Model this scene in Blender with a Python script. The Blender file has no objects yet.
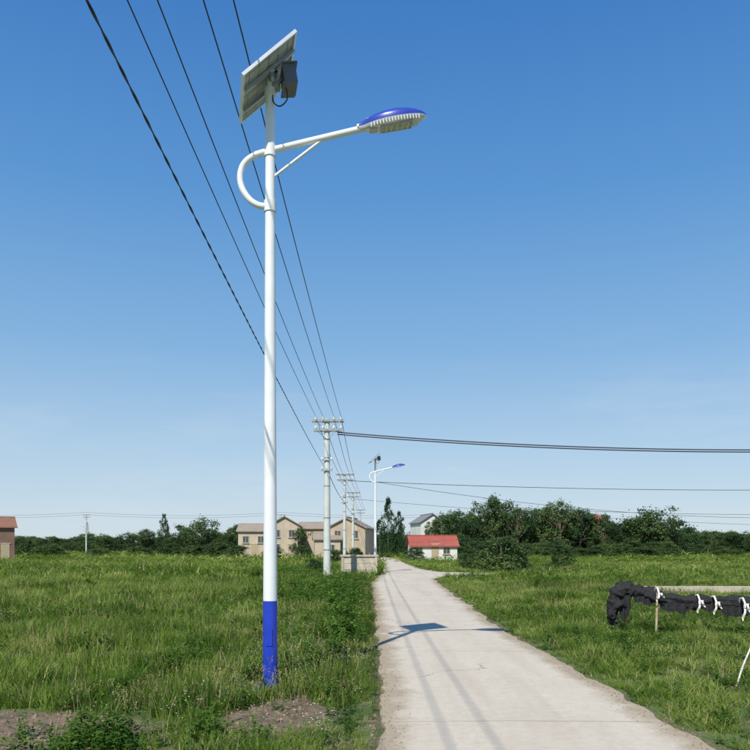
import bpy, math, random
import numpy as np
from mathutils import Vector, noise, Matrix
random.seed(7); np.random.seed(7)
S=bpy.context.scene
S.view_settings.view_transform='Standard'; S.view_settings.look='None'; S.view_settings.exposure=0
COL=S.collection
# ---------------------------------------------------------------- materials
def newmat(name):
    m=bpy.data.materials.new(name); m.use_nodes=True
    nt=m.node_tree; b=nt.nodes.get('Principled BSDF'); return m,nt,b
def N(nt,t,**k):
    n=nt.nodes.new(t)
    for a,v in k.items(): setattr(n,a,v)
    return n
def noise_n(nt,scale,detail=4,rough=.6,vec=None):
    n=N(nt,'ShaderNodeTexNoise'); n.inputs['Scale'].default_value=scale
    n.inputs['Detail'].default_value=detail; n.inputs['Roughness'].default_value=rough
    if vec is not None: nt.links.new(vec,n.inputs['Vector'])
    return n.outputs['Fac']
def ramp(nt,fac,stops):
    r=N(nt,'ShaderNodeValToRGB'); cr=r.color_ramp
    while len(cr.elements)<len(stops): cr.elements.new(.5)
    for e,(p,c) in zip(cr.elements,stops):
        e.position=p; e.color=(c[0],c[1],c[2],1) if len(c)==3 else c
    nt.links.new(fac,r.inputs['Fac']); return r.outputs['Color']
def mix(nt,f,a,b,blend='MIX'):
    m=N(nt,'ShaderNodeMix',data_type='RGBA',blend_type=blend)
    for s,v in ((0,f),(6,a),(7,b)):
        if isinstance(v,bpy.types.NodeSocket): nt.links.new(v,m.inputs[s])
        elif s==0: m.inputs[0].default_value=v
        else: m.inputs[s].default_value=(v[0],v[1],v[2],1)
    return m.outputs[2]
def math_n(nt,op,a,b=None,clamp=False):
    m=N(nt,'ShaderNodeMath',operation=op); m.use_clamp=clamp
    for i,v in enumerate((a,b)):
        if v is None: continue
        if isinstance(v,bpy.types.NodeSocket): nt.links.new(v,m.inputs[i])
        else: m.inputs[i].default_value=v
    return m.outputs[0]
def pos(nt): return N(nt,'ShaderNodeNewGeometry').outputs['Position']
def simple(name,c,rough=.6,metal=0,var=.25,scale=6,bump=0,bscale=60):
    m,nt,b=newmat(name)
    tc=N(nt,'ShaderNodeTexCoord').outputs['Object']
    f=noise_n(nt,scale,4,.65,tc)
    lo=[x*(1-var) for x in c]; hi=[min(1,x*(1+var)) for x in c]
    nt.links.new(ramp(nt,f,[(.3,lo),(.7,hi)]),b.inputs['Base Color'])
    b.inputs['Roughness'].default_value=rough; b.inputs['Metallic'].default_value=metal
    if bump:
        bp=N(nt,'ShaderNodeBump'); bp.inputs['Strength'].default_value=bump; bp.inputs['Distance'].default_value=.02
        nt.links.new(noise_n(nt,bscale,3,.6,tc),bp.inputs['Height']); nt.links.new(bp.outputs[0],b.inputs['Normal'])
    return m
def leafmat(name,dark,mid,light,trans=.35,pscale=.5,rw=.5,big=None):
    m,nt,b=newmat(name); nt.nodes.remove(b)
    out=[n for n in nt.nodes if n.type=='OUTPUT_MATERIAL'][0]
    p=pos(nt)
    f1=noise_n(nt,pscale,2,.6,p)
    if big: f1=math_n(nt,'ADD',math_n(nt,'MULTIPLY',f1,.6),math_n(nt,'MULTIPLY',noise_n(nt,big,2,.6,p),.4)); f1=math_n(nt,'ADD',math_n(nt,'MULTIPLY',f1,2.3),-.66)
    oi=N(nt,'ShaderNodeObjectInfo').outputs['Random']
    gi=N(nt,'ShaderNodeNewGeometry').outputs['Random Per Island']
    r=math_n(nt,'ADD',math_n(nt,'MULTIPLY',oi,rw*.5),math_n(nt,'MULTIPLY',gi,rw*.5))
    f=math_n(nt,'ADD',f1,math_n(nt,'SUBTRACT',r,rw*.5),True)
    c=ramp(nt,f,[(.2,dark),(.5,mid),(.8,light)])
    d=N(nt,'ShaderNodeBsdfDiffuse'); t=N(nt,'ShaderNodeBsdfTranslucent')
    nt.links.new(c,d.inputs['Color'])
    nt.links.new(mix(nt,.2,c,(.25,.36,.04)),t.inputs['Color'])
    ms=N(nt,'ShaderNodeMixShader'); ms.inputs[0].default_value=trans
    nt.links.new(d.outputs[0],ms.inputs[1]); nt.links.new(t.outputs[0],ms.inputs[2])
    nt.links.new(ms.outputs[0],out.inputs['Surface'])
    return m

M_grass=leafmat('grass_blades',(.045,.105,.015),(.15,.245,.036),(.34,.385,.11),.33,.6,.45,.1)
M_weed=leafmat('weed_leaves',(.035,.09,.018),(.085,.17,.03),(.18,.27,.055),.3,.8,.45)
M_dry=leafmat('dry_stems',(.24,.21,.09),(.36,.32,.15),(.5,.44,.24),.3,1,.5)
M_tree=leafmat('hazed_tree_leaves',(.034,.07,.034),(.075,.125,.048),(.14,.195,.07),.25,.3,.5)  # distance haze put into the leaf colour: paler, bluer green
M_tree2=leafmat('conifer_leaves',(.024,.052,.026),(.042,.085,.034),(.07,.12,.042),.12,.6,.4)
M_petal=simple('petals',(.8,.8,.76),.6,0,.05)
M_bark=simple('bark',(.14,.11,.08),.9,0,.35,8)
M_white=simple('white_paint',(.76,.78,.79),.32,0,.07,2.5)
M_blue=simple('blue_paint',(.018,.05,.46),.3,0,.15,4)
M_blue2=simple('lamp_shell_blue',(.03,.06,.38),.3,0,.12,4)
M_galv=simple('galvanised_steel',(.42,.44,.45),.4,.7,.15)
M_alu=simple('aluminium',(.72,.73,.73),.35,.4,.08)
M_panelback=simple('panel_backsheet',(.5,.49,.43),.55,0,.12,12)
M_black=simple('black_plastic',(.03,.03,.035),.5,0,.2)
M_box=simple('grey_metal_box',(.13,.135,.15),.45,.2,.15)
M_wire=simple('cable_black',(.045,.05,.075),.6,0,.1)
M_conc=simple('concrete',(.46,.41,.32),.9,0,.25,2.5,.5,30)
M_polec=simple('pole_concrete',(.56,.6,.56),.7,0,.12,2)
M_ins=simple('porcelain',(.7,.68,.63),.25,0,.1)
M_wood=simple('stake_wood',(.42,.34,.22),.85,0,.25,15)
M_cloth=simple('white_cloth',(.75,.73,.68),.85,0,.1)
M_glass,nt,b=newmat('led_glass'); b.inputs['Roughness'].default_value=.12
nt.links.new(ramp(nt,noise_n(nt,40,2,.5,N(nt,'ShaderNodeTexCoord').outputs['Object']),[(.4,(.38,.4,.36)),(.6,(.62,.64,.6))]),b.inputs['Base Color'])
M_win,nt,b=newmat('window_glass'); b.inputs['Base Color'].default_value=(.07,.08,.09,1); b.inputs['Roughness'].default_value=.1
M_cell,nt,b=newmat('solar_cells')
br=N(nt,'ShaderNodeTexBrick'); br.offset=0; br.inputs['Scale'].default_value=6
br.inputs['Color1'].default_value=(.01,.015,.05,1); br.inputs['Color2'].default_value=(.012,.02,.06,1); br.inputs['Mortar'].default_value=(.35,.37,.4,1); br.inputs['Mortar Size'].default_value=.02
nt.links.new(N(nt,'ShaderNodeTexCoord').outputs['Object'],br.inputs['Vector']); nt.links.new(br.outputs[0],b.inputs['Base Color']); b.inputs['Roughness'].default_value=.12
M_net,nt,b=newmat('black_shade_net')
tc=N(nt,'ShaderNodeTexCoord').outputs['Object']
nt.links.new(ramp(nt,noise_n(nt,25,5,.7,tc),[(.35,(.006,.006,.007)),(.7,(.026,.026,.03))]),b.inputs['Base Color'])
b.inputs['Roughness'].default_value=.75
bp=N(nt,'ShaderNodeBump'); bp.inputs['Strength'].default_value=.8; bp.inputs['Distance'].default_value=.02
nt.links.new(noise_n(nt,45,4,.6,tc),bp.inputs['Height']); nt.links.new(bp.outputs[0],b.inputs['Normal'])
# road
M_road,nt,b=newmat('concrete_road')
p=pos(nt); sep=N(nt,'ShaderNodeSeparateXYZ'); nt.links.new(p,sep.inputs[0])
c=ramp(nt,noise_n(nt,.55,5,.65,p),[(.3,(.47,.40,.295)),(.5,(.59,.515,.39)),(.72,(.69,.615,.48))])
c=mix(nt,.5,c,ramp(nt,noise_n(nt,9,5,.75,p),[(.3,(.40,.34,.25)),(.7,(.70,.63,.50))]))
c=mix(nt,.4,c,ramp(nt,noise_n(nt,130,2,.7,p),[(.3,(.34,.295,.22)),(.7,(.78,.70,.57))]))
mp=N(nt,'ShaderNodeMapping'); mp.inputs['Scale'].default_value=(1.6,.12,1); nt.links.new(p,mp.inputs[0])
st=ramp(nt,noise_n(nt,1.3,4,.6,mp.outputs[0]),[(.45,(0,0,0)),(.7,(1,1,1))])
c=mix(nt,math_n(nt,'MULTIPLY',st,.3),c,(.38,.31,.21))
wob=math_n(nt,'MULTIPLY',noise_n(nt,1.5,3,.6,p),.12)
yy=math_n(nt,'ADD',sep.outputs['Y'],wob)
fr=math_n(nt,'ABSOLUTE',math_n(nt,'SUBTRACT',math_n(nt,'FRACT',math_n(nt,'DIVIDE',yy,4.6)),.5))
joint=math_n(nt,'LESS_THAN',fr,.0022)
c=mix(nt,math_n(nt,'MULTIPLY',joint,.6),c,(.18,.15,.11))
vo=N(nt,'ShaderNodeTexVoronoi',feature='DISTANCE_TO_EDGE'); vo.inputs['Scale'].default_value=.33
vv=N(nt,'ShaderNodeVectorMath',operation='ADD'); nz_=N(nt,'ShaderNodeTexNoise'); nz_.inputs['Scale'].default_value=2.2; nz_.inputs['Detail'].default_value=5
nt.links.new(p,nz_.inputs['Vector']); nt.links.new(p,vv.inputs[0]); nt.links.new(nz_.outputs['Color'],vv.inputs[1]); nt.links.new(vv.outputs[0],vo.inputs['Vector'])
crk=math_n(nt,'LESS_THAN',vo.outputs['Distance'],.0035)
crk=math_n(nt,'MULTIPLY',crk,math_n(nt,'GREATER_THAN',noise_n(nt,.3,2,.5,p),.5))
c=mix(nt,math_n(nt,'MULTIPLY',crk,.6),c,(.15,.13,.1))
at=N(nt,'ShaderNodeAttribute'); at.attribute_name='edge'
e=math_n(nt,'ADD',at.outputs['Fac'],math_n(nt,'MULTIPLY',math_n(nt,'SUBTRACT',noise_n(nt,1.7,6,.7,p),.57),1.7))
e=ramp(nt,e,[(.25,(0,0,0)),(.7,(1,1,1))])
c=mix(nt,math_n(nt,'MULTIPLY',e,.75),c,(.32,.25,.15))
nt.links.new(c,b.inputs['Base Color']); b.inputs['Roughness'].default_value=.9
bp=N(nt,'ShaderNodeBump'); bp.inputs['Strength'].default_value=.35; bp.inputs['Distance'].default_value=.01
nt.links.new(noise_n(nt,60,4,.7,p),bp.inputs['Height']); nt.links.new(bp.outputs[0],b.inputs['Normal'])
# ground
M_ground,nt,b=newmat('ground_soil_and_turf')
p=pos(nt)
soil=ramp(nt,noise_n(nt,7,5,.75,p),[(.3,(.11,.075,.048)),(.5,(.22,.16,.10)),(.72,(.38,.29,.19))])
turf=ramp(nt,noise_n(nt,1.1,5,.7,p),[(.3,(.045,.085,.018)),(.5,(.12,.18,.035)),(.72,(.23,.27,.07))])
big=ramp(nt,noise_n(nt,.025,3,.6,p),[(.35,(.11,.18,.035)),(.65,(.25,.29,.09))])
turf=mix(nt,.45,turf,big)
at=N(nt,'ShaderNodeAttribute'); at.attribute_name='dirt'
f=math_n(nt,'ADD',at.outputs['Fac'],math_n(nt,'MULTIPLY',math_n(nt,'SUBTRACT',noise_n(nt,2.2,5,.7,p),.5),1.4))
f=ramp(nt,f,[(.35,(0,0,0)),(.65,(1,1,1))])
nt.links.new(mix(nt,f,turf,soil),b.inputs['Base Color']); b.inputs['Roughness'].default_value=1
bp=N(nt,'ShaderNodeBump'); bp.inputs['Strength'].default_value=1; bp.inputs['Distance'].default_value=.08
nt.links.new(noise_n(nt,14,5,.7,p),bp.inputs['Height']); nt.links.new(bp.outputs[0],b.inputs['Normal'])

# ---------------------------------------------------------------- mesh tools
class MB:
    def __init__(s): s.v=[];s.f=[];s.m=[];s.mats=[];s.sm=[]
    def mat(s,m):
        if m not in s.mats: s.mats.append(m)
        return s.mats.index(m)
    def add(s,vs,fs,m,smooth=False):
        o=len(s.v); s.v+= [tuple(v) for v in vs]; k=s.mat(m)
        for f in fs: s.f.append(tuple(i+o for i in f)); s.m.append(k); s.sm.append(smooth)
    def box(s,c,d,m,M=None):
        vs=[Vector((x*d[0]/2,y*d[1]/2,z*d[2]/2)) for x in(-1,1) for y in(-1,1) for z in(-1,1)]
        if M is not None: vs=[M@v for v in vs]
        vs=[v+Vector(c) for v in vs]
        s.add(vs,[(0,1,3,2),(4,6,7,5),(0,4,5,1),(2,3,7,6),(0,2,6,4),(1,5,7,3)],m)
    def tube(s,pts,rad,m,n=10,cap=True):
        pts=[Vector(p) for p in pts]
        if not hasattr(rad,'__len__'): rad=[rad]*len(pts)
        vs=[];fs=[];up=None
        for i,p in enumerate(pts):
            t=(pts[min(i+1,len(pts)-1)]-pts[max(i-1,0)]).normalized()
            if up is None:
                up=Vector((0,0,1)) if abs(t.z)<.9 else Vector((1,0,0))
            a=t.cross(up).normalized(); b2=a.cross(t).normalized(); up=b2
            for k in range(n):
                th=2*math.pi*k/n; vs.append(p+(a*math.cos(th)+b2*math.sin(th))*rad[i])
        for i in range(len(pts)-1):
            for k in range(n):
                fs.append((i*n+k,i*n+(k+1)%n,(i+1)*n+(k+1)%n,(i+1)*n+k))
        s.add(vs,fs,m,True)
        if cap:
            s.add(vs[:n],[tuple(range(n))],m); s.add(vs[-n:],[tuple(reversed(range(n)))],m)
    def obj(s,name,parent=None,loc=None):
        me=bpy.data.meshes.new(name); me.from_pydata(s.v,[],s.f)
        for m in s.mats: me.materials.append(m)
        me.polygons.foreach_set('material_index',s.m); me.polygons.foreach_set('use_smooth',s.sm)
        me.update(); o=bpy.data.objects.new(name,me); COL.objects.link(o)
        if parent: o.parent=parent
        if loc: o.location=loc
        return o
def empty(name,loc=(0,0,0)):
    o=bpy.data.objects.new(name,None); o.location=loc; COL.objects.link(o); o.empty_display_size=.3; return o
def catmull(P,n=8):
    P=[Vector(p) for p in P]; out=[]
    Q=[P[0]*2-P[1]]+P+[P[-1]*2-P[-2]]
    for i in range(1,len(Q)-2):
        for k in range(n):
            t=k/n; a,b_,c_,d=Q[i-1],Q[i],Q[i+1],Q[i+2]
            out.append(.5*((2*b_)+(c_-a)*t+(2*a-5*b_+4*c_-d)*t*t+(3*b_-a-3*c_+d)*t**3))
    out.append(P[-1]); return out
def nz(x,y,s,o=0): return noise.noise(Vector((x*s+o,y*s-o*1.7,o*.37)))

# ---------------------------------------------------------------- road shape & terrain
RK=[(-12,.03,2.75),(5.9,.02,2.74),(8.7,.08,2.61),(14.8,.05,2.5),(22.6,-.02,2.6),(33,-.15,2.8),(38,.05,3.0),(42,.3,4.2),(44,.4,7.0),(46.2,.45,7.3),(48.5,.5,4.1),(55,.7,3.4),(67,.7,3.1),(90,.6,3.0),(109,.1,2.6),(130,-3,-.4),(150,-8,-5.4)]
ry=[r[0] for r in RK]
def edges(y):
    return float(np.interp(y,ry,[r[1] for r in RK])), float(np.interp(y,ry,[r[2] for r in RK]))
def road_dist(x,y):
    l,r=edges(y)
    return max(l-x,x-r)     # negative inside
def hgt(x,y):
    d=road_dist(x,y)
    if y>148: d=10
    h=-.035 if d<0 else -.035-.06*min(1,d/.6)
    k=min(1,max(0,(d-.5)/3))
    h+=k*(.10*nz(x,y,.25,3)+.05*nz(x,y,.9,9))
    if d>0: h+=min(1,d/.4)*.03*nz(x,y,3,5)
    if d>0: h+=.07*math.exp(-((d-1.0)/.5)**2)
    return h
PATCH=((-3.5,6.5,1.45,.95,1.6),(-.95,7.2,.55,1.1,1.15),(-1.3,9.0,.55,.6,.9),(-.35,6.0,.5,1.0,.6),(-.7,12.6,.7,2.0,.7),(-4.6,11.5,1.8,.6,.85),(-7.5,15.5,3,.7,.8),(-.5,40,2.2,2.5,.6),(-3.6,40.5,1.5,1.2,.5),(4.2,9.5,.8,1.2,.6),(4.0,13.0,.9,1.5,.6),(9,19,3,.8,.6),(3.6,6.8,.4,.6,.7))
def dirt(x,y):
    d=road_dist(x,y); v=0
    if d<.6: v=max(v,.55-max(d,0)*1.0)
    for (cx,cy,rx,ry_,a) in PATCH:
        q=((x-cx)/rx)**2+((y-cy)/ry_)**2
        if q<8: v=max(v,a*math.exp(-q*.9))
    return v
def axis(lo,hi,step,far_lo,far_hi,g=1.12):
    a=list(np.arange(lo,hi,step)); s=step; x=a[-1]
    while x<far_hi: s*=g; x+=s; a.append(x)
    s=step; x=a[0]; b=[]
    while x>far_lo: s*=g; x-=s; b.append(x)
    return sorted(b)+a
xs=axis(-9,10,.16,-3500,3500); ys=axis(-3,26,.18,-400,5000,1.06)
nx,ny=len(xs),len(ys); V=[];D=[]
for y in ys:
    for x in xs:
        dd=dirt(x,y) if y<150 else 0
        V.append((x,y,hgt(x,y)+(.03*dd*nz(x,y,5,15) if dd>.3 else 0))); D.append(dd)
F=[(j*nx+i,j*nx+i+1,(j+1)*nx+i+1,(j+1)*nx+i) for j in range(ny-1) for i in range(nx-1)]
me=bpy.data.meshes.new('ground'); me.from_pydata(V,[],F); me.materials.append(M_ground)
a=me.attributes.new('dirt','FLOAT','POINT'); a.data.foreach_set('value',D)
me.polygons.foreach_set('use_smooth',[True]*len(F)); me.update()
COL.objects.link(bpy.data.objects.new('ground',me))
# road slab
rv=[];rf=[];re=[]; yy=list(np.arange(-12,60,.15))+list(np.arange(60,149,1.0)); K=14
for y in yy:
    l,r=edges(y); l+=.10*nz(0,y,1.0,2)+.07*nz(0,y,3.5,8); r+=.10*nz(5,y,1.0,4)+.07*nz(5,y,3.5,6)
    row=[(l-.01,-.2)]+[(l+(r-l)*k/K,.0) for k in range(K+1)]+[(r+.01,-.2)]
    for i,(x,z) in enumerate(row):
        t=(x-l)/(r-l); crown=.015*(1-(2*t-1)**2) if z==0 else 0
        rv.append((x,y,z+crown)); re.append(max(0,1-min(x-l,r-x)/.5) if z==0 else 1)
W=K+3
for j in range(len(yy)-1):
    for i in range(W-1): rf.append((j*W+i,j*W+i+1,(j+1)*W+i+1,(j+1)*W+i))
me=bpy.data.meshes.new('concrete_road'); me.from_pydata(rv,[],rf); me.materials.append(M_road)
a=me.attributes.new('edge','FLOAT','POINT'); a.data.foreach_set('value',re); me.update()
COL.objects.link(bpy.data.objects.new('road',me))

# ---------------------------------------------------------------- plant templates (instanced)
def tmpl_obj(name,mb):
    me=bpy.data.meshes.new(name); me.from_pydata(mb.v,[],mb.f)
    for m in mb.mats: me.materials.append(m)
    me.polygons.foreach_set('material_index',mb.m); me.update()
    return bpy.data.objects.new(name,me)
def blade(mb,base,az,h,lean,w,m,seg=3):
    d=Vector((math.cos(az),math.sin(az),0)); sd=Vector((-d.y,d.x,0)); vs=[];fs=[]
    for k in range(seg+1):
        t=k/seg; c=Vector(base)+d*(lean*h*t**1.8)+Vector((0,0,h*(t-.25*lean*t*t)))
        ww=w*(1-t)**.7 if k<seg else 0
        if k<seg: vs+=[c-sd*ww/2,c+sd*ww/2]
        else: vs.append(c)
    for k in range(seg-1): fs.append((2*k,2*k+1,2*k+3,2*k+2))
    fs.append((2*seg-2,2*seg-1,2*seg)); mb.add(vs,fs,m)
def tuft(n,H,R,w,m,lean=.7,seg=3,dry=0):
    mb=MB()
    for i in range(n):
        r=R*math.sqrt(random.random()); a=random.random()*6.283
        blade(mb,(r*math.cos(a),r*math.sin(a),-.03),random.random()*6.283,H*random.uniform(.45,1.1),random.uniform(.1,lean),w*random.uniform(.7,1.3),M_dry if random.random()<dry else m,seg)
    return mb
def leafq(mb,c,az,pitch,L,w,m):
    d=Vector((math.cos(az)*math.cos(pitch),math.sin(az)*math.cos(pitch),math.sin(pitch))); s=Vector((-math.sin(az),math.cos(az),0))
    c=Vector(c); mid=c+d*L*.5
    mb.add([c,mid+s*w/2,c+d*L-Vector((0,0,L*.15)),mid-s*w/2],[(0,1,2,3)],m)
def weed(n,H,m,L=.07):
    mb=MB()
    for i in range(n):
        a=random.random()*6.283; ln=random.uniform(.1,.5); h=H*random.uniform(.5,1.05); b0=(random.gauss(0,.05),random.gauss(0,.05),-.02)
        blade(mb,b0,a,h,ln,.008,m,3)
        for k in range(int(h/.035)):
            t=(k+1)/(h/.035+1); c=Vector(b0)+Vector((math.cos(a),math.sin(a),0))*(ln*h*t**1.8)+Vector((0,0,h*(t-.25*ln*t*t)))
            leafq(mb,c,random.random()*6.283,random.uniform(-.3,.8),L*random.uniform(.6,1.3)*(1.2-.6*t),L*.42,m)
    return mb
def flower(n,H):
    mb=MB()
    for i in range(n):
        a=random.random()*6.283; ln=random.uniform(.05,.3); h=H*random.uniform(.7,1.1)
        blade(mb,(random.gauss(0,.06),random.gauss(0,.06),0),a,h,ln,.006,M_weed,3)
        tip=Vector((mb.v[-1]))
        for q in range(random.randint(1,2)):
            c=tip+Vector((random.gauss(0,.03),random.gauss(0,.03),random.uniform(-.05,.01)))
            n8=7; r=.010
            vs=[c]+[c+Vector((r*math.cos(6.283*k/n8),r*math.sin(6.283*k/n8),.004)) for k in range(n8)]
            mb.add(vs,[(0,k+1,(k+1)%n8+1) for k in range(n8)],M_petal)
        for k in range(5): leafq(mb,tip*random.uniform(.2,.8),random.random()*6.283,.5,.06,.02,M_weed)
    return mb
def seedhead(n,H):
    mb=MB()
    for i in range(n):
        b0=(random.gauss(0,.1),random.gauss(0,.1),0); a=random.random()*6.283
        blade(mb,b0,a,H*random.uniform(.6,1.1),random.uniform(.05,.55),.005,M_dry,3)
        tip=Vector(mb.v[-1])
        for k in range(8): leafq(mb,tip-Vector((0,0,.012*k)),random.random()*6.283,.9,.03,.008,M_dry)
    return mb
def collection(name,objs):
    c=bpy.data.collections.new(name)
    for o in objs: c.objects.link(o)
    return c
C_grass=collection('grass_tufts',[tmpl_obj('tuft_%d'%i,tuft(44,.42,.18,.011,M_grass,.5+.15*i,3,.04+.04*i)) for i in range(4)]+[tmpl_obj('tuft_wide_%d'%i,tuft(54,.34,.24,.014,M_grass,.9,3,.1)) for i in range(2)])
C_far=collection('grass_tufts_far',[tmpl_obj('tuft_far_%d'%i,tuft(40,.42,.24,.018,M_grass,.7,2,.06)) for i in range(3)])
C_weed=collection('weed_plants',[tmpl_obj('weed_%d'%i,weed(8,.42,M_weed,.055+.015*i)) for i in range(4)])
C_flower=collection('flower_plants',[tmpl_obj('fl_%d'%i,flower(5,.5)) for i in range(3)])
C_seed=collection('dry_plants',[tmpl_obj('seed_%d'%i,seedhead(6,.55)) for i in range(4)])
def scatter(name,coll,pts,nvar):
    me=bpy.data.meshes.new(name); me.from_pydata([p[0] for p in pts],[],[])
    a=me.attributes.new('rot','FLOAT_VECTOR','POINT'); a.data.foreach_set('vector',[c for p in pts for c in p[1]])
    a=me.attributes.new('scl','FLOAT_VECTOR','POINT'); a.data.foreach_set('vector',[c for p in pts for c in p[2]])
    a=me.attributes.new('idx','INT','POINT'); a.data.foreach_set('value',[random.randrange(nvar) for p in pts])
    o=bpy.data.objects.new(name,me); COL.objects.link(o)
    g=bpy.data.node_groups.new(name+'_gn','GeometryNodeTree')
    g.interface.new_socket('Geometry',in_out='INPUT',socket_type='NodeSocketGeometry'); g.interface.new_socket('Geometry',in_out='OUTPUT',socket_type='NodeSocketGeometry')
    gi=g.nodes.new('NodeGroupInput'); go=g.nodes.new('NodeGroupOutput'); ip=g.nodes.new('GeometryNodeInstanceOnPoints')
    ci=g.nodes.new('GeometryNodeCollectionInfo'); ci.inputs['Collection'].default_value=coll; ci.inputs['Separate Children'].default_value=True; ci.inputs['Reset Children'].default_value=True
    def na(n,t):
        q=g.nodes.new('GeometryNodeInputNamedAttribute'); q.data_type=t; q.inputs['Name'].default_value=n
        return [s for s in q.outputs if s.name=='Attribute' and s.enabled][0]
    g.links.new(gi.outputs[0],ip.inputs['Points']); g.links.new(ci.outputs[0],ip.inputs['Instance']); ip.inputs['Pick Instance'].default_value=True
    g.links.new(na('idx','INT'),ip.inputs['Instance Index'])
    er=g.nodes.new('FunctionNodeEulerToRotation'); g.links.new(na('rot','FLOAT_VECTOR'),er.inputs[0]); g.links.new(er.outputs[0],ip.inputs['Rotation'])
    g.links.new(na('scl','FLOAT_VECTOR'),ip.inputs['Scale'])
    g.links.new(ip.outputs[0],go.inputs[0])
    md=o.modifiers.new('instances','NODES'); md.node_group=g
    return o
def inchan(x,y): return 9.6<x<24 and 27.1<y<27.9
def inpond(x,y): return ((x-12.2)/2.2)**2+((y-53)/1.8)**2<1
def hmap(x,y):
    """local grass height factor (metres/0.42)"""
    d=road_dist(x,y); n1=.5+.5*nz(x,y,.35,11)*2.2; n2=.5+.5*nz(x,y,1.3,21)*2.2
    if x<1: h=.25+.6*n1+.55*n2
    else: h=.2+.32*n1+.36*n2
    if d<.5: h*=.4+.9*max(d,0)
    elif x>1 and d<3: h*=.85
    if x<-1.5 and y<7.3: h*=.45
    dd=dirt(x,y)
    return max(.12,h*(1-.6*min(1,dd)))
def gen(d0,d1,dens,hs,ws,name=None):
    out=[]; A=.66*(d1*d1-d0*d0)+2*2*(d1-d0); n=int(A*dens)
    for i in range(n):
        y=math.sqrt(random.uniform(d0*d0,d1*d1)); x=random.uniform(-1,1)*(.66*y+1.5)
        d=road_dist(x,y)
        if d<-.08+random.random()*.12+.2*nz(x,y,2,77) or inchan(x,y) or inpond(x,y): continue
        dd=dirt(x,y)+.6*nz(x,y,1.7,31)
        if dd>.38+random.random()*.3: continue
        h=hmap(x,y)*hs*random.uniform(.65,1.35); w=ws*random.uniform(.8,1.25)*(.75+.35*min(h/hs,1.2))
        if d<.3: w*=.6
        out.append(((x,y,hgt(x,y)-.01),(random.gauss(0,.12),random.gauss(0,.12),random.random()*6.283),(w,w,h)))
    return out
G=gen(3,9,48,.85,.85)+gen(9,16,33,.9,1.05)+gen(16,36,11,.95,1.8)
scatter('grass',C_grass,G,6)
scatter('field_grass',C_far,gen(36,80,2.3,.95,3.2)+gen(80,210,.28,.9,8),3)
Wd=[]
def weeds(n,x0,x1,y0,y1,s0,s1,thr=.0,sc=.5,off=41):
    for i in range(n):
        x=random.uniform(x0,x1); y=random.uniform(y0,y1); d=road_dist(x,y)
        if d<.05 or nz(x,y,sc,off)<thr or inchan(x,y) or inpond(x,y): continue
        if dirt(x,y)>.6 and random.random()<.8: continue
        s=random.uniform(s0,s1)*(1 if d>.5 else .5)
        Wd.append(((x,y,hgt(x,y)-.01),(random.gauss(0,.1),random.gauss(0,.1),random.random()*6.283),(s*1.1,s*1.1,s)))
weeds(1500,-3.2,0.1,5,20,.35,1.0,-.15,.7)
weeds(900,-3.5,-.2,20,38,.8,1.7,-.05,.4)
weeds(2100,-12,-2,7.5,24,.45,1.15,.05,.5)
weeds(2600,2.5,9,4.5,20,.25,.75,-.15,.8)
weeds(1600,3,20,18,45,.6,1.3,.05,.3)
weeds(1500,-30,-3,22,60,.9,1.9,.1,.2)
weeds(400,-6,-2.8,36,43,.8,2.0,-.2,.3)
for k in range(46):
    x=random.gauss(-2.3,.22); y=random.gauss(6.15,.2); s=random.uniform(.55,1.0); Wd.append(((x,y,hgt(x,y)-.01),(0,0,random.random()*6.28),(s,s,s)))
weeds(50,-1.7,-1.0,8.6,9.8,.4,.7,-2)
weeds(130,-.75,-.1,12.5,17,1.0,1.6,-2)
weeds(120,-1.1,-.15,17,24,1.2,2.0,-.3)
scatter('weeds',C_weed,Wd,4)
Fl=[]
for (n,x0,x1,y0,y1) in ((60,-1.9,-.1,6,12),(14,-5,-2,8,14),(16,2.9,5,7,14),(40,-2,-.2,14,30)):
    for i in range(n):
        x=random.uniform(x0,x1); y=random.uniform(y0,y1)
        if road_dist(x,y)<.15 or nz(x,y,.8,51)<.05: continue
        s=random.uniform(.5,.9); Fl.append(((x,y,hgt(x,y)),(0,0,random.random()*6.28),(s,s,s)))
scatter('wildflowers',C_flower,Fl,3)
Sd=[]
for (n,x0,x1,y0,y1) in ((300,-3,-.15,6.5,20),(700,-14,-3,8,30),(620,2.9,12,6,32),(260,-3,0,20,40),(500,-30,-3,28,60),(500,3,30,30,60)):
    for i in range(n):
        x=random.uniform(x0,x1); y=random.uniform(y0,y1)
        if road_dist(x,y)<.15 or nz(x,y,.5,61)<.0: continue
        s=random.uniform(.4,.95); Sd.append(((x,y,hgt(x,y)),(0,0,random.random()*6.28),(s*1.4,s*1.4,s)))
scatter('dry_grass',C_seed,Sd,4)
def clod(seed):
    rnd=random.Random(seed); mb=MB(); vs=[];n=6
    for j in range(5):
        ph=math.pi*j/4
        for k in range(n):
            th=6.283*k/n; q=Vector((math.sin(ph)*math.cos(th),math.sin(ph)*math.sin(th),.6*math.cos(ph)))
            vs.append(q*.02*(1+.5*noise.noise(q*1.8+Vector((seed,0,0)))))
    mb.add(vs,[(j*n+k,j*n+(k+1)%n,(j+1)*n+(k+1)%n,(j+1)*n+k) for j in range(4) for k in range(n)],M_clod); return mb
M_clod=simple('soil_clods',(.25,.19,.13),1,0,.4,9)
C_clod=collection('clods',[tmpl_obj('clod_%d'%i,clod(i)) for i in range(4)])
Cl=[]
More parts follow.
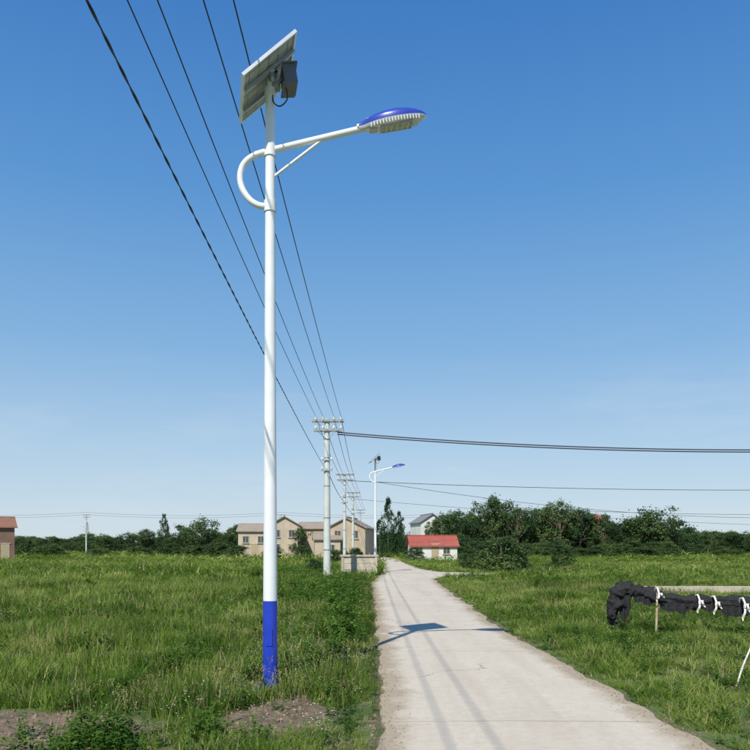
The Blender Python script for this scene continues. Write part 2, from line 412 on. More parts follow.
for i in range(6400):
    if i<3400: x=random.uniform(-5.2,0); y=random.uniform(5,13)
    else:
        y=5+25*random.random()**1.5; l,r=edges(y); x=random.choice((l-random.gauss(-.02,.14),r+random.gauss(-.02,.14)))
    if i<3400 and dirt(x,y)<.45: continue
    s=random.uniform(.2,1)*(1.4 if i<3400 else .45)
    Cl.append(((x,y,max(hgt(x,y),0.002 if road_dist(x,y)<.02 else -9)+.003),(random.random()*6,random.random()*6,random.random()*6),(s,s,s)))
scatter('gravel',C_clod,Cl,4)

# ---------------------------------------------------------------- trees
def tree_mesh(name,seed,kind,nl=60,nc=60,leaf=.035,mat=None):
    rnd=random.Random(seed); mb=MB(); mat=mat or M_tree; cl=[]
    if kind=='round':
        for i in range(nc):
            while True:
                q=Vector((rnd.uniform(-1,1),rnd.uniform(-1,1),rnd.uniform(-1,1)))
                if .35<q.length<1: break
            lob=.82+.3*noise.noise(q.normalized()*1.7+Vector((seed*3.1,0,0)))
            z=.56+q.z*.42*lob
            cl.append((Vector((q.x*.48*lob,q.y*.48*lob,z)),rnd.uniform(.07,.13)))
    elif kind=='irregular':
        lobes=[(Vector((rnd.uniform(-.28,.28),rnd.uniform(-.28,.28),rnd.uniform(.35,.82))),rnd.uniform(.14,.24)) for _ in range(8)]+[(Vector((rnd.uniform(-.08,.08),0,.86)),.13),(Vector((0,0,.45)),.3)]
        for i in range(nc):
            c,r=rnd.choice(lobes); q=Vector((rnd.gauss(0,1),rnd.gauss(0,1),rnd.gauss(0,1))).normalized()*r*rnd.uniform(.5,1)
            cl.append((c+Vector((q.x,q.y,q.z*.8)),rnd.uniform(.05,.1)))
    elif kind=='cone':
        for i in range(nc):
            t=rnd.random()**1.2; R=.48*(1-t)**.65+.02; a=rnd.random()*6.283; r=R*rnd.uniform(.4,1)*(1+.25*math.sin(t*40))
            cl.append((Vector((r*math.cos(a),r*math.sin(a),.08+t*.9)),.04+.08*(1-t)))
    elif kind=='bush':
        for i in range(nc):
            a=rnd.random()*6.283; t=rnd.random(); R=.45*math.sqrt(max(0,1-(t-.3)**2*1.9)); r=R*rnd.uniform(.3,1)
            cl.append((Vector((r*math.cos(a),r*math.sin(a),.04+t*.86)),rnd.uniform(.08,.14)))
    if kind!='bush' and kind!='cone':
        mb.tube([(0,0,-.02),(.01,.0,.15),(-.01,.01,.35),(0,0,.6)],[.028,.022,.018,.008],M_bark,7)
        for c,r in cl[::4]:
            s0=Vector((0,0,rnd.uniform(.2,.5))); md_=(s0+c)/2+Vector((0,0,.03)); mb.tube([s0,md_,c],[.011,.007,.003],M_bark,4,False)
    else:
        mb.tube([(0,0,-.02),(0,0,.5),(0,0,.9)],[.02,.013,.003],M_bark,6)
    for c,r in cl:
        for k in range(nl):
            q=Vector((rnd.gauss(0,.5),rnd.gauss(0,.5),rnd.gauss(0,.42)))*r; p_=c+q
            nrm=(q.normalized()*.6+Vector((rnd.gauss(0,.5),rnd.gauss(0,.5),rnd.gauss(.35,.5)))).normalized()
            u=nrm.orthogonal().normalized(); w=nrm.cross(u); a=rnd.random()*6.283; u2=u*math.cos(a)+w*math.sin(a); w2=nrm.cross(u2)
            L=leaf*rnd.uniform(.6,1.3)
            mb.add([p_-u2*L*.5,p_+w2*L*.32,p_+u2*L*.5,p_-w2*L*.32],[(0,1,2,3)],mat)
    me=bpy.data.meshes.new(name); me.from_pydata(mb.v,[],mb.f)
    for m in mb.mats: me.materials.append(m)
    me.polygons.foreach_set('material_index',mb.m); me.update(); return me
TM={'r':[tree_mesh('tree_round_%d'%i,10+i,'round',60,95,.036) for i in range(3)],
    'i':[tree_mesh('tree_irr_%d'%i,20+i,'irregular',60,90,.033) for i in range(5)],
    'c':[tree_mesh('tree_cone_%d'%i,30+i,'cone',40,110,.035,M_tree2) for i in range(2)],
    'b':[tree_mesh('bush_%d'%i,40+i,'bush',60,70,.05) for i in range(3)]}
def tree(name,kind,x,y,H,Wd_):
    o=bpy.data.objects.new(name,random.choice(TM[kind])); COL.objects.link(o)
    o.location=(x,y,-.1); o.rotation_euler=(0,0,random.random()*6.28); o.scale=(Wd_,Wd_,H); return o
for x,y,H,w in ((2.1,120,9.6,4.4),(3.8,121,7.6,3.8),(.7,123,6.2,3.6)): tree('conifer_tree','c',x,y,H,w)
for x,y,H,w in ((-36.6,130,7.6,3.6),): tree('cypress_tree','c',x,y,H,w)
for x,y,H,w in ((14.2,128,8.2,8.5),(17.4,133,8.0,8),(20.2,130,10.6,9),(24.3,128,8.8,8),(28.6,131,8.8,8.5),(31.9,129,10.0,9),(35.5,130,8.6,8.5),(39.9,131,7.0,8),(43.3,130,6.6,7),(11,134,6.9,6),(53.5,132,5.0,7),(22.4,133,8.4,8),(34,134,8.6,8),(37.8,133,7.6,8),
    (-24.3,130,5.6,6.5),(-27,127,4.8,5.5),(-33.8,131,5.8,6.5),(-39.9,130,5.0,6),(-43.5,132,4.4,6),(-48,133,4.0,6),(-10.6,104,4.5,4.0),(-22,126,4.6,5),(63,150,4.6,8),(67,151,5.0,8),(72,150,4.8,8),(57,152,4.8,8),(76,150,5,8),(-6.3,118,5.0,4.5),(-2.0,118,4.6,4)):
    tree('broadleaf_tree','i',x,y,H,w)
for x,y,H,w in ((47.3,128,9.2,12),(-29.8,129,6.9,8.5),(25.8,134,8.6,8.5),(16,130,7.4,8),(30.3,133,8.4,8.5)): tree('round_tree','r',x,y,H,w)
for x,y,H,w in ((8.4,50,2.6,4.0),(7.0,55,1.7,2.2),(14.8,60,2.3,2.6),(10.6,56,1.9,2.6),(4.6,88,1.8,3),(12.5,95,2.5,4),(-1.6,62,1.7,2),(-9.5,98,2,3),(-14,104,1.8,4),(-19,104,2,4),(-4.0,78,1.5,2.2),(-1.4,47.5,1.5,1.6),(-3.6,43,1.1,1.8)): tree('shrub','b',x,y,H,w)
def belt(name,rows,kinds):
    coll=collection(name+'_parts',[bpy.data.objects.new(name+'_p%d'%i,m) for i,m in enumerate(kinds)]); pts=[]
    for (x0,x1,y0,y1,n,h0,h1,w0,w1) in rows:
        for i in range(n):
            x=random.uniform(x0,x1); y=random.uniform(y0,y1); w=random.uniform(w0,w1)
            h=random.uniform(h0,h1)*(1+.35*nz(x,y,.06,71))
            pts.append(((x,y,-.15),(0,0,random.random()*6.28),(w,w,h)))
    scatter(name,coll,pts,len(kinds))
belt('distant_tree_line',[(-170,-45,165,190,80,3.0,4.8,5,9),(-60,10,170,200,45,3.4,5.2,5,9),(10,60,138,165,70,5.0,7.6,6,10),(60,190,160,205,110,3.8,6.2,7,12),(-260,260,240,300,150,4.4,6.8,10,16)],TM['i']+TM['b'])
belt('hedgerow',[(12,50,119,126,34,1.8,3.6,4,6),(-46,-22,122,127,16,1.5,2.6,3.5,6),(-80,-50,118,135,16,1.6,2.8,4,7),(50,80,125,140,20,1.5,2.6,4,7)],TM['b'])

# ---------------------------------------------------------------- buildings
def wallmat(n,c): return simple(n,c,.85,0,.14,.6,.3,8)
def rooftile(n,c):
    m,nt,b=newmat(n); tc=N(nt,'ShaderNodeTexCoord').outputs['Object']
    w=N(nt,'ShaderNodeTexWave'); w.inputs['Scale'].default_value=2.2; w.bands_direction='X'; nt.links.new(tc,w.inputs[0])
    cc=mix(nt,.5,ramp(nt,w.outputs['Fac'],[(0,[x*.7 for x in c]),(1,[x*1.15 for x in c])]),ramp(nt,noise_n(nt,1.2,5,.7,tc),[(.3,[x*.65 for x in c]),(.7,[x*1.25 for x in c])]))
    nt.links.new(cc,b.inputs['Base Color']); b.inputs['Roughness'].default_value=.8; return m
def house(name,x,y,w,dp,eave,ridge,wm,rm,gable_front=False,rot=0,wins=(),door=None):
    e=empty(name,(x,y,-.1)); e.rotation_euler=(0,0,rot)
    mb=MB(); hw,hd=w/2,dp/2; E=eave+.1; R=ridge+.1
    if gable_front:
        v=[(-hw,-hd,0),(hw,-hd,0),(hw,-hd,E),(0,-hd,R),(-hw,-hd,E)]; v+=[(a,hd,c) for a,b_,c in v]
        f=[(0,1,2,3,4),(9,8,7,6,5),(0,4,9,5),(1,6,7,2)]
    else:
        v=[(-hw,-hd,0),(-hw,hd,0),(-hw,hd,E),(-hw,0,R),(-hw,-hd,E)]; v+=[(hw,b_,c) for a,b_,c in v]
        f=[(4,3,2,1,0),(5,6,7,8,9),(0,5,9,4),(1,2,7,6)]
    mb.add(v,f,wm); mb.obj('walls',e)
    mb=MB(); o=.3; t=.14
    L=(dp if gable_front else w)/2+o; half=(hw if gable_front else hd); sl=(R-E)/half
    prof=[(-half-o,E-sl*o+.02),(0,R+.03),(half+o,E-sl*o+.02),(half+o,E-sl*o+.02+t),(0,R+.03+t),(-half-o,E-sl*o+.02+t)]
    vs=[]
    for s in(-L,L):
        for a,z in prof: vs.append((a,s,z) if gable_front else (s,a,z))
    mb.add(vs,[(0,1,7,6),(1,2,8,7),(2,3,9,8),(3,4,10,9),(4,5,11,10),(5,0,6,11),(0,5,4,1),(1,4,3,2),(6,7,10,11),(7,8,9,10)],rm)
    mb.box((0,0,R+.03+t+.03),(.22,2*L-.02,.12) if gable_front else (2*L-.02,.22,.12),rm); mb.obj('roof',e)
    mw=MB()
    for (wx,wz,ww,wh) in wins:
        mw.box((wx,-hd-.012,wz),(ww,.03,wh),M_win); 
        for sx in(-1,1): mw.box((wx+sx*(ww/2+.03),-hd-.03,wz),(.06,.07,wh),M_conc)
        for sz in(-1,1): mw.box((wx,-hd-.03,wz+sz*(wh/2+.03)),(ww+.12,.07,.06),M_conc)
        mw.box((wx,-hd-.035,wz),(.05,.03,wh),M_conc)
        mw.box((wx,-hd-.07,wz-wh/2-.12),(ww+.3,.16,.07),M_conc)
    if wins: mw.obj('windows',e)
    if door:
        md=MB(); md.box((door,-hd-.02,1.05),(.95,.05,2.0),M_wood); md.box((door,-hd-.03,2.12),(1.15,.08,.1),M_conc); md.obj('door',e)
    return e
Wb=wallmat('beige_render',(.5,.42,.31)); Wt=wallmat('tan_render',(.45,.36,.26)); Ww=wallmat('white_render',(.68,.67,.62)); Wr=wallmat('brick_red',(.2,.12,.09))
Rg=rooftile('grey_tiles',(.22,.22,.22)); Rr=rooftile('red_tiles',(.36,.09,.06)); Ro=rooftile('rust_roof',(.27,.13,.075)); Rt=rooftile('tan_tiles',(.33,.27,.21))
house('beige_house',-13.9,115,4.8,8,4.7,6.05,Wb,Rt,True,.12,((-1.1,3.7,.8,1.0),(1.1,3.7,.8,1.0),(-1.1,1.6,.8,1.0)),1.1)
house('beige_house',-17.9,113,4.6,6,3.9,4.9,Wb,Rt,False,.05,((-1.2,2.8,.8,.9),(1.0,2.8,.8,.9)),.1)
house('beige_house',-9.6,118,4.2,6,4.4,5.3,Wt,Rt,False,-.1,((-1,3.2,.8,.9),(1,3.2,.8,.9)))
house('tan_house',-3.3,106,5.2,8,4.2,5.5,Wt,Rt,True,-.15,((-1.2,3.4,.8,1.0),(1.2,3.4,.8,1.0)),-1)
house('tan_house',-6.6,103,3.4,5,2.6,3.3,Wb,Rt,False,.1,((.5,1.6,.8,.8),))
house('red_roof_cottage',7.6,100,6.0,4.6,1.75,2.95,Ww,Rr,False,.06,((-2,1.2,.8,.7),(1.6,1.2,.8,.7)),.1)
house('white_house',9.8,142,4.4,8,6.2,7.6,Ww,Rg,True,.2,((-1,4.4,.9,1.1),(1,4.4,.9,1.1)))
house('brick_barn',-49.6,90,11,9,3.9,5.1,Wr,Ro,False,.5,((-3,2.2,1.4,1.2),(0,2.2,1.4,1.2),(3,2.2,1.4,1.2)),4.5)
house('brick_house',40.8,146,5.5,7,6.2,7.6,Wb,Rr,False,.1,((-1,4,.9,1.1),(1,4,.9,1.1)))

mb=MB(); mb.box((0,0,.5),(2.1,1.3,1.1),M_conc); mb.box((0,0,1.09),(2.25,1.45,.1),M_conc)
for sx in (-.98,.98): mb.box((sx,-.67,.5),(.14,.05,1.06),M_conc)
for z in (.28,.66): mb.box((0,-.655,z),(1.82,.012,.02),M_wood)
mb.obj('concrete_culvert_block',None,(-.92,44.3,0))
mb=MB()
mb.box((16.8,27.2,.0),(14,.12,.3),M_conc); mb.box((16.8,27.75,.0),(14,.12,.3),M_conc); mb.box((16.8,27.475,-.08),(14,.43,.1),M_conc); mb.obj('concrete_irrigation_channel')
M_water,nt,b=newmat('water'); b.inputs['Base Color'].default_value=(.05,.07,.06,1); b.inputs['Roughness'].default_value=.05
mb=MB(); vs=[(12.2+2.1*math.cos(a)*(1+.12*math.sin(3*a)),53+1.7*math.sin(a)*(1+.1*math.cos(4*a)),.12) for a in np.linspace(0,6.283,40,endpoint=False)]
mb.add(vs,[tuple(range(40))],M_water); mb.obj('pond')

# ---------------------------------------------------------------- street lamps
def street_lamp(x,y,z0=-.08):
    e=empty('street_lamp',(x,y,z0))
    mb=MB(); dz=-z0
    mb.tube([(0,0,.02),(0,0,.97+dz)],[.088,.083],M_blue,28,False)
    mb.tube([(0,0,.97+dz),(0,0,3.5),(0,0,7.02+dz)],[.0825,.069,.052],M_white,28)
    mb.tube([(0,0,0),(0,0,.03)],[.19,.19],M_blue,24)
    for k in range(4):
        a=k*math.pi/2+.78; px,py=.15*math.cos(a),.15*math.sin(a)
        mb.tube([(px,py,.03),(px,py,.09)],.014,M_galv,6)
        mb.add([(.08*math.cos(a),.08*math.sin(a),.03),(.16*math.cos(a),.16*math.sin(a),.031),(.085*math.cos(a),.085*math.sin(a),.2)],[(0,1,2)],M_blue)
    mb.box((0,-.083,.55+dz),(.075,.02,.2),M_blue)
    mb.obj('pole',e)
    mb=MB()
    P=catmull([(0,0,5.60),(-.12,0,5.605),(-.235,0,5.67),(-.325,0,5.80),(-.352,0,5.95),(-.31,0,6.09),(-.2,0,6.185),(-.06,0,6.235),(.1,0,6.275),(.6,0,6.395),(1.09,0,6.512)],7)
    P=[p+Vector((0,-.0,dz)) for p in P]
    mb.tube(P,.037,M_white,16); mb.tube([(.05,0,5.95+dz),(.60,0,6.37+dz)],.017,M_white,10)
    mb.tube([(0,0,6.18+dz),(0,0,6.31+dz)],.069,M_white,24); mb.tube([(0,0,5.53+dz),(0,0,5.66+dz)],.071,M_white,24)
    mb.obj('curved_arm',e)
    h=empty('lamp_head',(1.04,0,6.52+dz)); h.parent=e
    h.rotation_euler=(math.radians(11),math.radians(-10),0)
    prof=[(0,.05,.05,.04),(.06,.06,.06,.045),(.12,.10,.08,.05),(.2,.145,.1,.055),(.32,.178,.118,.055),(.45,.185,.122,.055),(.58,.17,.106,.05),(.68,.138,.08,.042),(.75,.095,.054,.03),(.795,.045,.024,.015),(.81,.008,.005,.004)]
    top=MB(); n=14; vs=[];fs=[]
    for (t,w,u,d) in prof:
        for k in range(n+1):
            a=math.pi*k/n; vs.append((t,-w*math.cos(a),u*math.sin(a)**.7))
    for i in range(len(prof)-1):
        for k in range(n): a=i*(n+1)+k; fs.append((a,a+1,a+n+2,a+n+1))
    top.add(vs,fs,M_blue2,True)
    top.tube([(.1,0,.08),(.3,0,.116),(.5,0,.119),(.66,0,.087)],[.008,.014,.014,.008],M_blue2,8)
    top.obj('shell_top',h)
    bot=MB(); vs=[];fs=[]
    for (t,w,u,d) in prof:
        for k in range(n+1):
            a=math.pi*k/n; sn=math.sin(a); vs.append((t,-w*1.012*math.cos(a),-d*min(1,sn*1.9)+.001))
    for i in range(len(prof)-1):
        for k in range(n): a=i*(n+1)+k; fs.append((a,a+n+1,a+n+2,a+1))
    bot.add(vs,fs,M_alu,True)
    for s in(-1,1):
        for k in range(17):
            t=.14+k*.035; w=float(np.interp(t,[q[0] for q in prof],[q[1] for q in prof]))
            bot.box((t,s*w*.93,-.03),(.012,.05,.045),M_white)
    bot.obj('shell_bottom',h)
    g=MB(); g.box((.44,0,-.058),(.34,.2,.012),M_glass); g.box((.44,.11,-.058),(.37,.018,.022),M_galv); g.box((.44,-.11,-.058),(.37,.018,.022),M_galv); g.box((.26,0,-.058),(.018,.2,.022),M_galv); g.box((.62,0,-.058),(.018,.2,.022),M_galv)
    for i in range(5):
        for j in range(3): g.tube([(.31+i*.065,-.06+j*.06,-.064),(.31+i*.065,-.06+j*.06,-.075)],[.02,.012],M_ins,8)
    g.box((.17,0,-.055),(.09,.15,.015),M_galv)
    g.obj('led_panel',h)
    c=MB(); c.tube([(-.02,0,0),(.1,0,0)],.047,M_galv,18); c.obj('collar',h)
    p=empty('solar_panel_assembly',(-.045,.0,7.10+dz)); p.parent=e
    strike=Vector((-.2,.95,0)).normalized(); dipd=(Vector((.95,.2,0)).normalized()*.59+Vector((0,0,.57))).normalized(); nrm=strike.cross(dipd)
    Mx=Matrix((strike,dipd,nrm)).transposed()
    if nrm.z<0: Mx=Matrix((-strike,dipd,-nrm)).transposed()
    p.rotation_mode='QUATERNION'; p.rotation_quaternion=Mx.to_quaternion()
    q=MB(); a_,b_=.97,.82
    q.box((0,0,.004),(a_-.05,b_-.05,.006),M_cell); q.box((0,0,-.0035),(a_-.05,b_-.05,.006),M_panelback)
    for s in(-1,1):
        q.box((s*(a_/2-.0125),0,-.006),(.025,b_,.036),M_alu); q.box((0,s*(b_/2-.0125),-.006),(a_-.0501,.025,.036),M_alu)
    for k in range(-3,4): q.box((k*.13,0,-.0088),(.005,b_-.06,.003),M_galv)
    for k in range(-2,3): q.box((0,k*.15,-.0105),(a_-.06,.005,.003),M_galv)
    q.obj('solar_panel',p)
    q=MB()
    for s in(-1,1): q.box((s*.2,0,-.042),(.04,b_-.052,.036),M_galv)
    q.box((0,0,-.078),(.5,.05,.03),M_galv); q.box((0,.1,-.035),(.12,.08,.022),M_black); q.obj('panel_rails',p)
    br=MB(); br.tube([(0,0,6.9+dz),(0,0,7.03+dz)],.066,M_white,20); br.box((.03,0,7.0+dz),(.16,.12,.05),M_galv); br.tube([(.0,0,6.88+dz),(.22,-.03,7.2+dz)],.016,M_galv,8)
    br.obj('bracket',e)
    bx=MB(); R=Matrix.Rotation(math.radians(-10),3,'Y')@Matrix.Rotation(math.radians(12),3,'Z')
    bx.box((.225,-.05,7.05+dz),(.15,.27,.22),M_box,R); bx.box((.225,-.05,7.165+dz),(.17,.29,.02),M_box,R); bx.box((.225,-.05,6.935+dz),(.165,.285,.016),M_box,R)
    bx.tube(catmull([(.2,-.08,6.93+dz),(.21,-.09,6.8+dz),(.13,-.09,6.72+dz),(.05,-.06,6.78+dz),(.03,-.03,6.9+dz)],6),.008,M_black,6)
    bx.obj('battery_box',e)
    return e
street_lamp(-1.23,8.8); street_lamp(.02,46.2,-.06)

# ---------------------------------------------------------------- utility poles + wires
def utility_pole(x,y,H=8.45,r0=.2,r1=.14,low=5.75,detail=True):
    e=empty('utility_pole',(x,y,-.08)); mb=MB()
    mb.tube([(0,0,0),(0,0,H*.5),(0,0,H+.05)],[r0,(r0+r1)/2,r1],M_polec,20)
    for z in (1.5,3.2,4.9,6.4): mb.tube([(0,0,z),(0,0,z+.06)],r0*(1-z/H*.3)+.008,M_galv,20)
    mb.tube([(0,0,0),(0,0,.12),(0,0,.3)],[.52,.5,.28],M_conc,14)
    mb.obj('shaft',e); mb=MB()
    for z,w in ((H-.05,1.72),(H-.55,1.5)):
        mb.box((0.05,-r1-.04,z),(w,.09,.11),M_galv); mb.box((.05,r1+.04,z),(w,.09,.11),M_galv)
        for s in(-1,1): mb.tube([(s*w*.33,-r1-.04,z-.05),(0,-r1-.03,z-.5)],.022,M_galv,6)
    mb.box((0,-r1-.05,low),(.6,.07,.07),M_galv); mb.box((0,-r1-.05,low+.55),(.5,.06,.06),M_galv)
    mb.obj('crossarms',e); mb=MB()
    for dx in (-.59,-.21,.37,.75):
        mb.tube([(dx,0,H+.02),(dx,0,H+.07),(dx,0,H+.1),(dx,0,H+.13),(dx,0,H+.16),(dx,0,H+.2)],[.03,.075,.04,.07,.035,.05],M_ins,12)
        mb.box((dx,0,H-.045),(.05,.5,.05),M_galv)
        mb.tube([(dx,-r1-.04,H-.48),(dx,-r1-.04,H-.42),(dx,-r1-.04,H-.34)],[.05,.075,.04],M_ins,10)
    for dx in(-.25,.25):
        mb.tube([(dx,-r1-.06,low+.05),(dx,-r1-.06,low+.12),(dx,-r1-.06,low+.18)],[.03,.06,.03],M_ins,10); mb.tube([(dx,-r1-.06,low+.58),(dx,-r1-.06,low+.7)],[.06,.04],M_ins,10)
    mb.obj('insulators',e)
    return e
PL=[(-2.52,-12,9.0),(-2.56,40,8.45),(-2.8,69,8.4),(-2.7,92,8.4),(-2.6,133,8.3)]
for i,(x,y,H) in enumerate(PL): utility_pole(x,y,H,.2 if i<2 else .16,.14 if i<2 else .11)
wm=MB()
def wire(a,b,sag,r,n=40,sides=6):
    a=Vector(a);b=Vector(b); P=[]
    for i in range(n+1):
        t=i/n; p=a.lerp(b,t); p.z-=sag*4*t*(1-t); P.append(p)
    wm.tube(P,r,M_wire,sides,False); return P
for i in range(len(PL)-1):
    (x0,y0,h0),(x1,y1,h1)=PL[i],PL[i+1]
    for dx in (-.59,-.21,.37,.75):
        wire((x0+dx,y0,h0+.1),(x1+dx,y1,h1+.1),.38 if i==0 else .2,.0105 if i==0 else .016)
    if i==0:
        A_=Vector((-1.76,y0,5.8)); B_=Vector((-2.62,y1-.2,5.75))
        wire(A_,B_,.33,.006,60)
        for ph in (0,3.14):
            Q=[]; 
            for k in range(700):
                t=k/699; p=A_.lerp(B_,t); p.z-=.33*4*t*(1-t)
                a_=t*52*9+ph; Q.append(p+Vector((math.cos(a_)*.008,0,math.sin(a_)*.008-.004)))
            wm.tube(Q,.005,M_wire,4,False)
    else:
        wire((x0,y0-.2,5.75),(x1,y1-.2,5.75),.25,.02)
for dz in (0,-.11): wire((-2.0,40,7.72+dz),(46,38,7.9+dz),1.15,.034,50)
wire((-2.5,69,7.7),(60,74,7.6),.6,.028,50)
wire((0.1,46.2,5.6),(50,60,5.0),1.6,.014,50)
wire((26,150,9.6),(120,150,9),1.2,.04); wire((-2.7,92,7.5),(90,120,4.6),.9,.022)
wm.obj('overhead_cables')
utility_pole(46,38,8.3)
wm=MB()
for x in (-104,-61.6,-20,): utility_pole(x,160,8.6,.16,.11)
for dz in (0,.5):
    for a,b_ in ((-150,-104),(-104,-61.6),(-61.6,-20),(-20,20)): wire((a,160,8.5+dz),(b_,160,8.5+dz),.7,.022,24,5)
wm.obj('distant_cables')
mb=MB(); 
def T(t): return 2.2*(1-t)+.35*t
Hh=20
for sx in(-1,1):
    for sy in(-1,1): mb.tube([(sx*T(0),sy*T(0),0),(sx*T(1),sy*T(1),Hh)],.14,M_galv,4)
for k in range(8):
    t0,t1=k/8,(k+1)/8
    for s in(-1,1):
        mb.tube([(-T(t0),s*T(t0),Hh*t0),(T(t1),s*T(t1),Hh*t1)],.08,M_galv,4); mb.tube([(T(t0),s*T(t0),Hh*t0),(-T(t1),s*T(t1),Hh*t1)],.08,M_galv,4)
for z,w in ((19.5,3.5),(16.5,4.5),(14,3.8)): mb.tube([(-w,0,z),(0,0,z+.6),(w,0,z)],.12,M_galv,4)
mb.obj('transmission_tower',None,(-215,560,0))

# ---------------------------------------------------------------- net fence
e=empty('shade_net_fence',(0,0,0)); mb=MB()
path=catmull([(4.62,14.6,.12),(4.60,14.5,.45),(4.68,14.45,.74),(4.95,14.4,.80),(5.25,14.35,.70),(5.7,14.2,.60),(6.2,14.0,.60),(6.7,13.9,.57),(7.3,13.6,.53),(8.0,13.4,.56),(9.0,13.1,.55)],16)
n=22; vs=[];fs=[]
for i,p_ in enumerate(path):
    t=i/(len(path)-1); tan=(path[min(i+1,len(path)-1)]-path[max(i-1,0)]).normalized()
    sd=tan.cross(Vector((0,0,1))); sd=(sd.normalized() if sd.length>.1 else Vector((0,1,0))); up=sd.cross(tan).normalized()
    pinch=1-.35*max(0,math.cos(t*2*math.pi*6.5))**6
    for k in range(n):
        th=6.283*k/n; q=Vector((math.cos(th),math.sin(th),t*14))
        r=(.105+.05*noise.noise(q*1.5)+.045*noise.noise(q*4+Vector((9,0,0)))+.018*math.sin(th*7+t*25))*pinch*(1.15-.35*t)
        r2=r*(1.35 if math.sin(th)<0 else 1.05)
        vs.append(p_+sd*math.cos(th)*r*.85+up*math.sin(th)*r2)
for i in range(len(path)-1):
    for k in range(n): fs.append((i*n+k,i*n+(k+1)%n,(i+1)*n+(k+1)%n,(i+1)*n+k))
mb.add(vs,fs,M_net,True); mb.add(vs[:n],[tuple(range(n))],M_net); mb.obj('net_bundle',e)
mb=MB(); 
for (x0,x1,zt,L0) in ((4.52,4.9,.72,.62),(4.95,5.35,.7,.22),(5.4,6.0,.58,.24),(6.05,6.35,.58,.16),(6.4,6.9,.55,.26)):
    nxs=16; nzs=8; vs=[];fs=[]
    for j in range(nzs+1):
        for i in range(nxs+1):
            x=x0+(x1-x0)*i/nxs; f=j/nzs
            L=L0*(.7+.5*noise.noise(Vector((x*7,2,0))))*(1-abs(2*i/nxs-1)**3*.5)
            y=float(np.interp(x,[4.5,5.25,5.7,6.2,6.7,7.3,9],[14.5,14.35,14.2,14.0,13.9,13.6,13.1]))-.08+.035*math.sin(i*1.7)*(f+.2)
            vs.append((x,y,zt-.04-L*f))
    for j in range(nzs):
        for i in range(nxs): a=j*(nxs+1)+i; fs.append((a,a+1,a+nxs+2,a+nxs+1))
    mb.add(vs,fs,M_net,True)
mb.obj('net_drape',e)
mb=MB()
for (x,y,h,lx) in ((5.32,14.2,.82,.02),(4.72,14.55,.8,-.03),(6.95,13.72,.6,.03),(8.05,13.3,.6,0.02)):
    mb.tube([(x,y,-.15),(x+lx,y+.01,h*.5),(x+lx*1.5,y,h)],[.026,.023,.019],M_wood,8)
mb.tube([(4.38,9.1,-.1),(4.52,9.2,.16),(4.66,9.25,.42)],[.013,.012,.01],M_cloth,6)
mb.obj('stakes',e)
mb=MB()
for (x,y,z,L) in ((5.33,14.12,.74,.16),(6.0,13.9,.62,.24),(6.26,13.8,.6,.24),(6.70,13.62,.58,.32),(8.0,13.15,.62,.25)):
    for q in (0,1):
        vs=[];m_=8
        for k in range(m_+1):
            f=k/m_; w=.024*(1-.3*f)+.005*math.sin(k*1.3+q); cx=x+q*.03+(.05 if q else -.03)*f+.012*math.sin(f*6+q*2); yy_=y-.05-.02*q+.015*math.sin(f*9+q)
            zz=z-(L*(1-.45*q))*f
            vs+=[(cx-w,yy_,zz),(cx+w,yy_+.012*math.sin(k),zz)]
        mb.add(vs,[(2*k,2*k+1,2*k+3,2*k+2) for k in range(m_)],M_cloth,True)
    mb.tube([(x,y-.05,z-.08),(x,y-.04,z),(x,y+.04,z+.09),(x+.01,y+.16,z+.07),(x+.02,y+.22,z-.05)],.018,M_cloth,6)
mb.obj('cloth_ties',e)

# distant hills
mb=MB(); vs=[];fs=[]; n=120
for i in range(n+1):
    x=-1800+3600*i/n; h=8+26*max(0,noise.noise(Vector((x*.0016,3,0)))+.25)+3*noise.noise(Vector((x*.01,8,0))) + 22*math.exp(-((x-900)/120)**2)
    for (dy,f) in ((0,0),(120,.6),(260,1),(500,0)): vs.append((x,2100+dy,h*f-1))
for i in range(n):
    for k in range(3): a=i*4+k; fs.append((a,a+4,a+5,a+1))
mb.add(vs,fs,simple('hazed_hill_woods',(.14,.2,.26),1,0,.2,.01),True); mb.obj('hills')  # blue of the distant haze painted into the hill colour

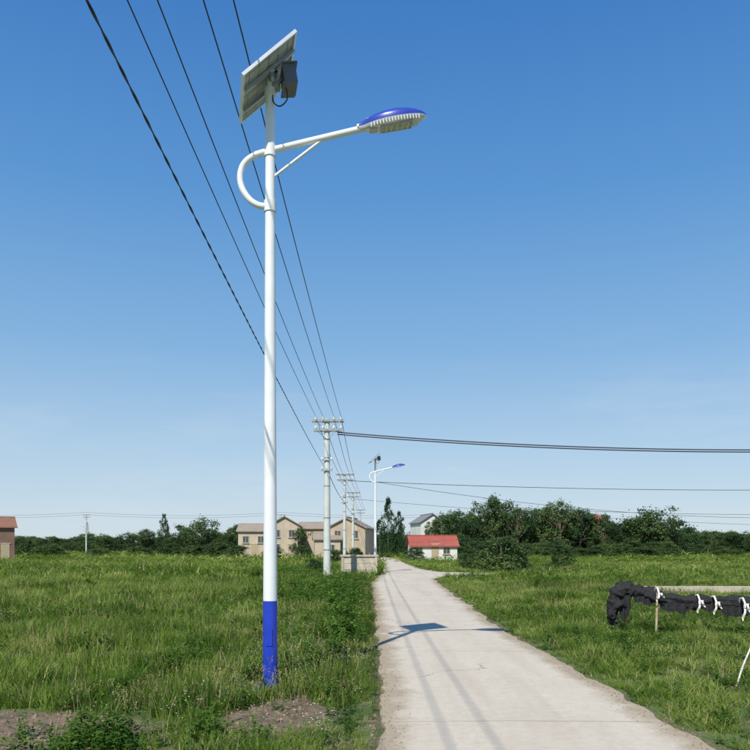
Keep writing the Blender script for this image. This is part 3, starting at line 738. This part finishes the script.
# ---------------------------------------------------------------- light, sky, camera
el=math.radians(47.4); az=math.radians(200.1)
sd=Vector((math.sin(az)*math.cos(el),math.cos(az)*math.cos(el),math.sin(el)))
L=bpy.data.lights.new('sun','SUN'); L.energy=5.0; L.angle=math.radians(.53); L.color=(1,.945,.86)
lo=bpy.data.objects.new('sun',L); COL.objects.link(lo); lo.rotation_euler=(-sd).to_track_quat('-Z','Y').to_euler(); lo.location=(0,0,50)
w=bpy.data.worlds.new('World'); S.world=w; w.use_nodes=True; nt=w.node_tree; bg=nt.nodes['Background']
sk=nt.nodes.new('ShaderNodeTexSky'); sk.sky_type='NISHITA'; sk.sun_disc=False; sk.sun_elevation=el; sk.sun_rotation=az
sk.altitude=0; sk.air_density=1.1; sk.dust_density=.6; sk.ozone_density=3.5
STR=.12
tc=nt.nodes.new('ShaderNodeTexCoord'); sp=nt.nodes.new('ShaderNodeSeparateXYZ'); nt.links.new(tc.outputs['Generated'],sp.inputs[0])
K_=[(0,(.62,.72,.80)),(.04,(.57,.70,.81)),(.12,(.44,.62,.80)),(.25,(.235,.46,.75)),(.42,(.105,.315,.67)),(.60,(.045,.20,.56)),(1,(.02,.11,.40))]
gr=ramp(nt,sp.outputs['Z'],K_)
sc=nt.nodes.new('ShaderNodeVectorMath'); sc.operation='SCALE'; nt.links.new(gr,sc.inputs[0]); sc.inputs['Scale'].default_value=1/STR
c=mix(nt,.88,sk.outputs[0],sc.outputs[0])
mp=N(nt,'ShaderNodeMapping'); mp.inputs['Scale'].default_value=(1.2,1.2,7); nt.links.new(tc.outputs['Generated'],mp.inputs[0])
cf=ramp(nt,noise_n(nt,2.3,4,.62,mp.outputs[0]),[(.5,(0,0,0)),(.8,(1,1,1))])
lowm=ramp(nt,sp.outputs['Z'],[(0,(.5,.5,.5)),(.15,(1,1,1)),(.3,(0,0,0))])
c=mix(nt,math_n(nt,'MULTIPLY',math_n(nt,'MULTIPLY',cf,lowm),.25),c,(.78/STR,.83/STR,.88/STR))
nt.links.new(c,bg.inputs['Color']); bg.inputs['Strength'].default_value=STR
cam=bpy.data.cameras.new('camera'); cam.sensor_width=36; cam.lens=36; cam.shift_y=172/750; cam.clip_end=12000; cam.clip_start=.05
co=bpy.data.objects.new('camera',cam); COL.objects.link(co); co.location=(0,0,1.6); co.rotation_euler=(math.pi/2,0,0); S.camera=co
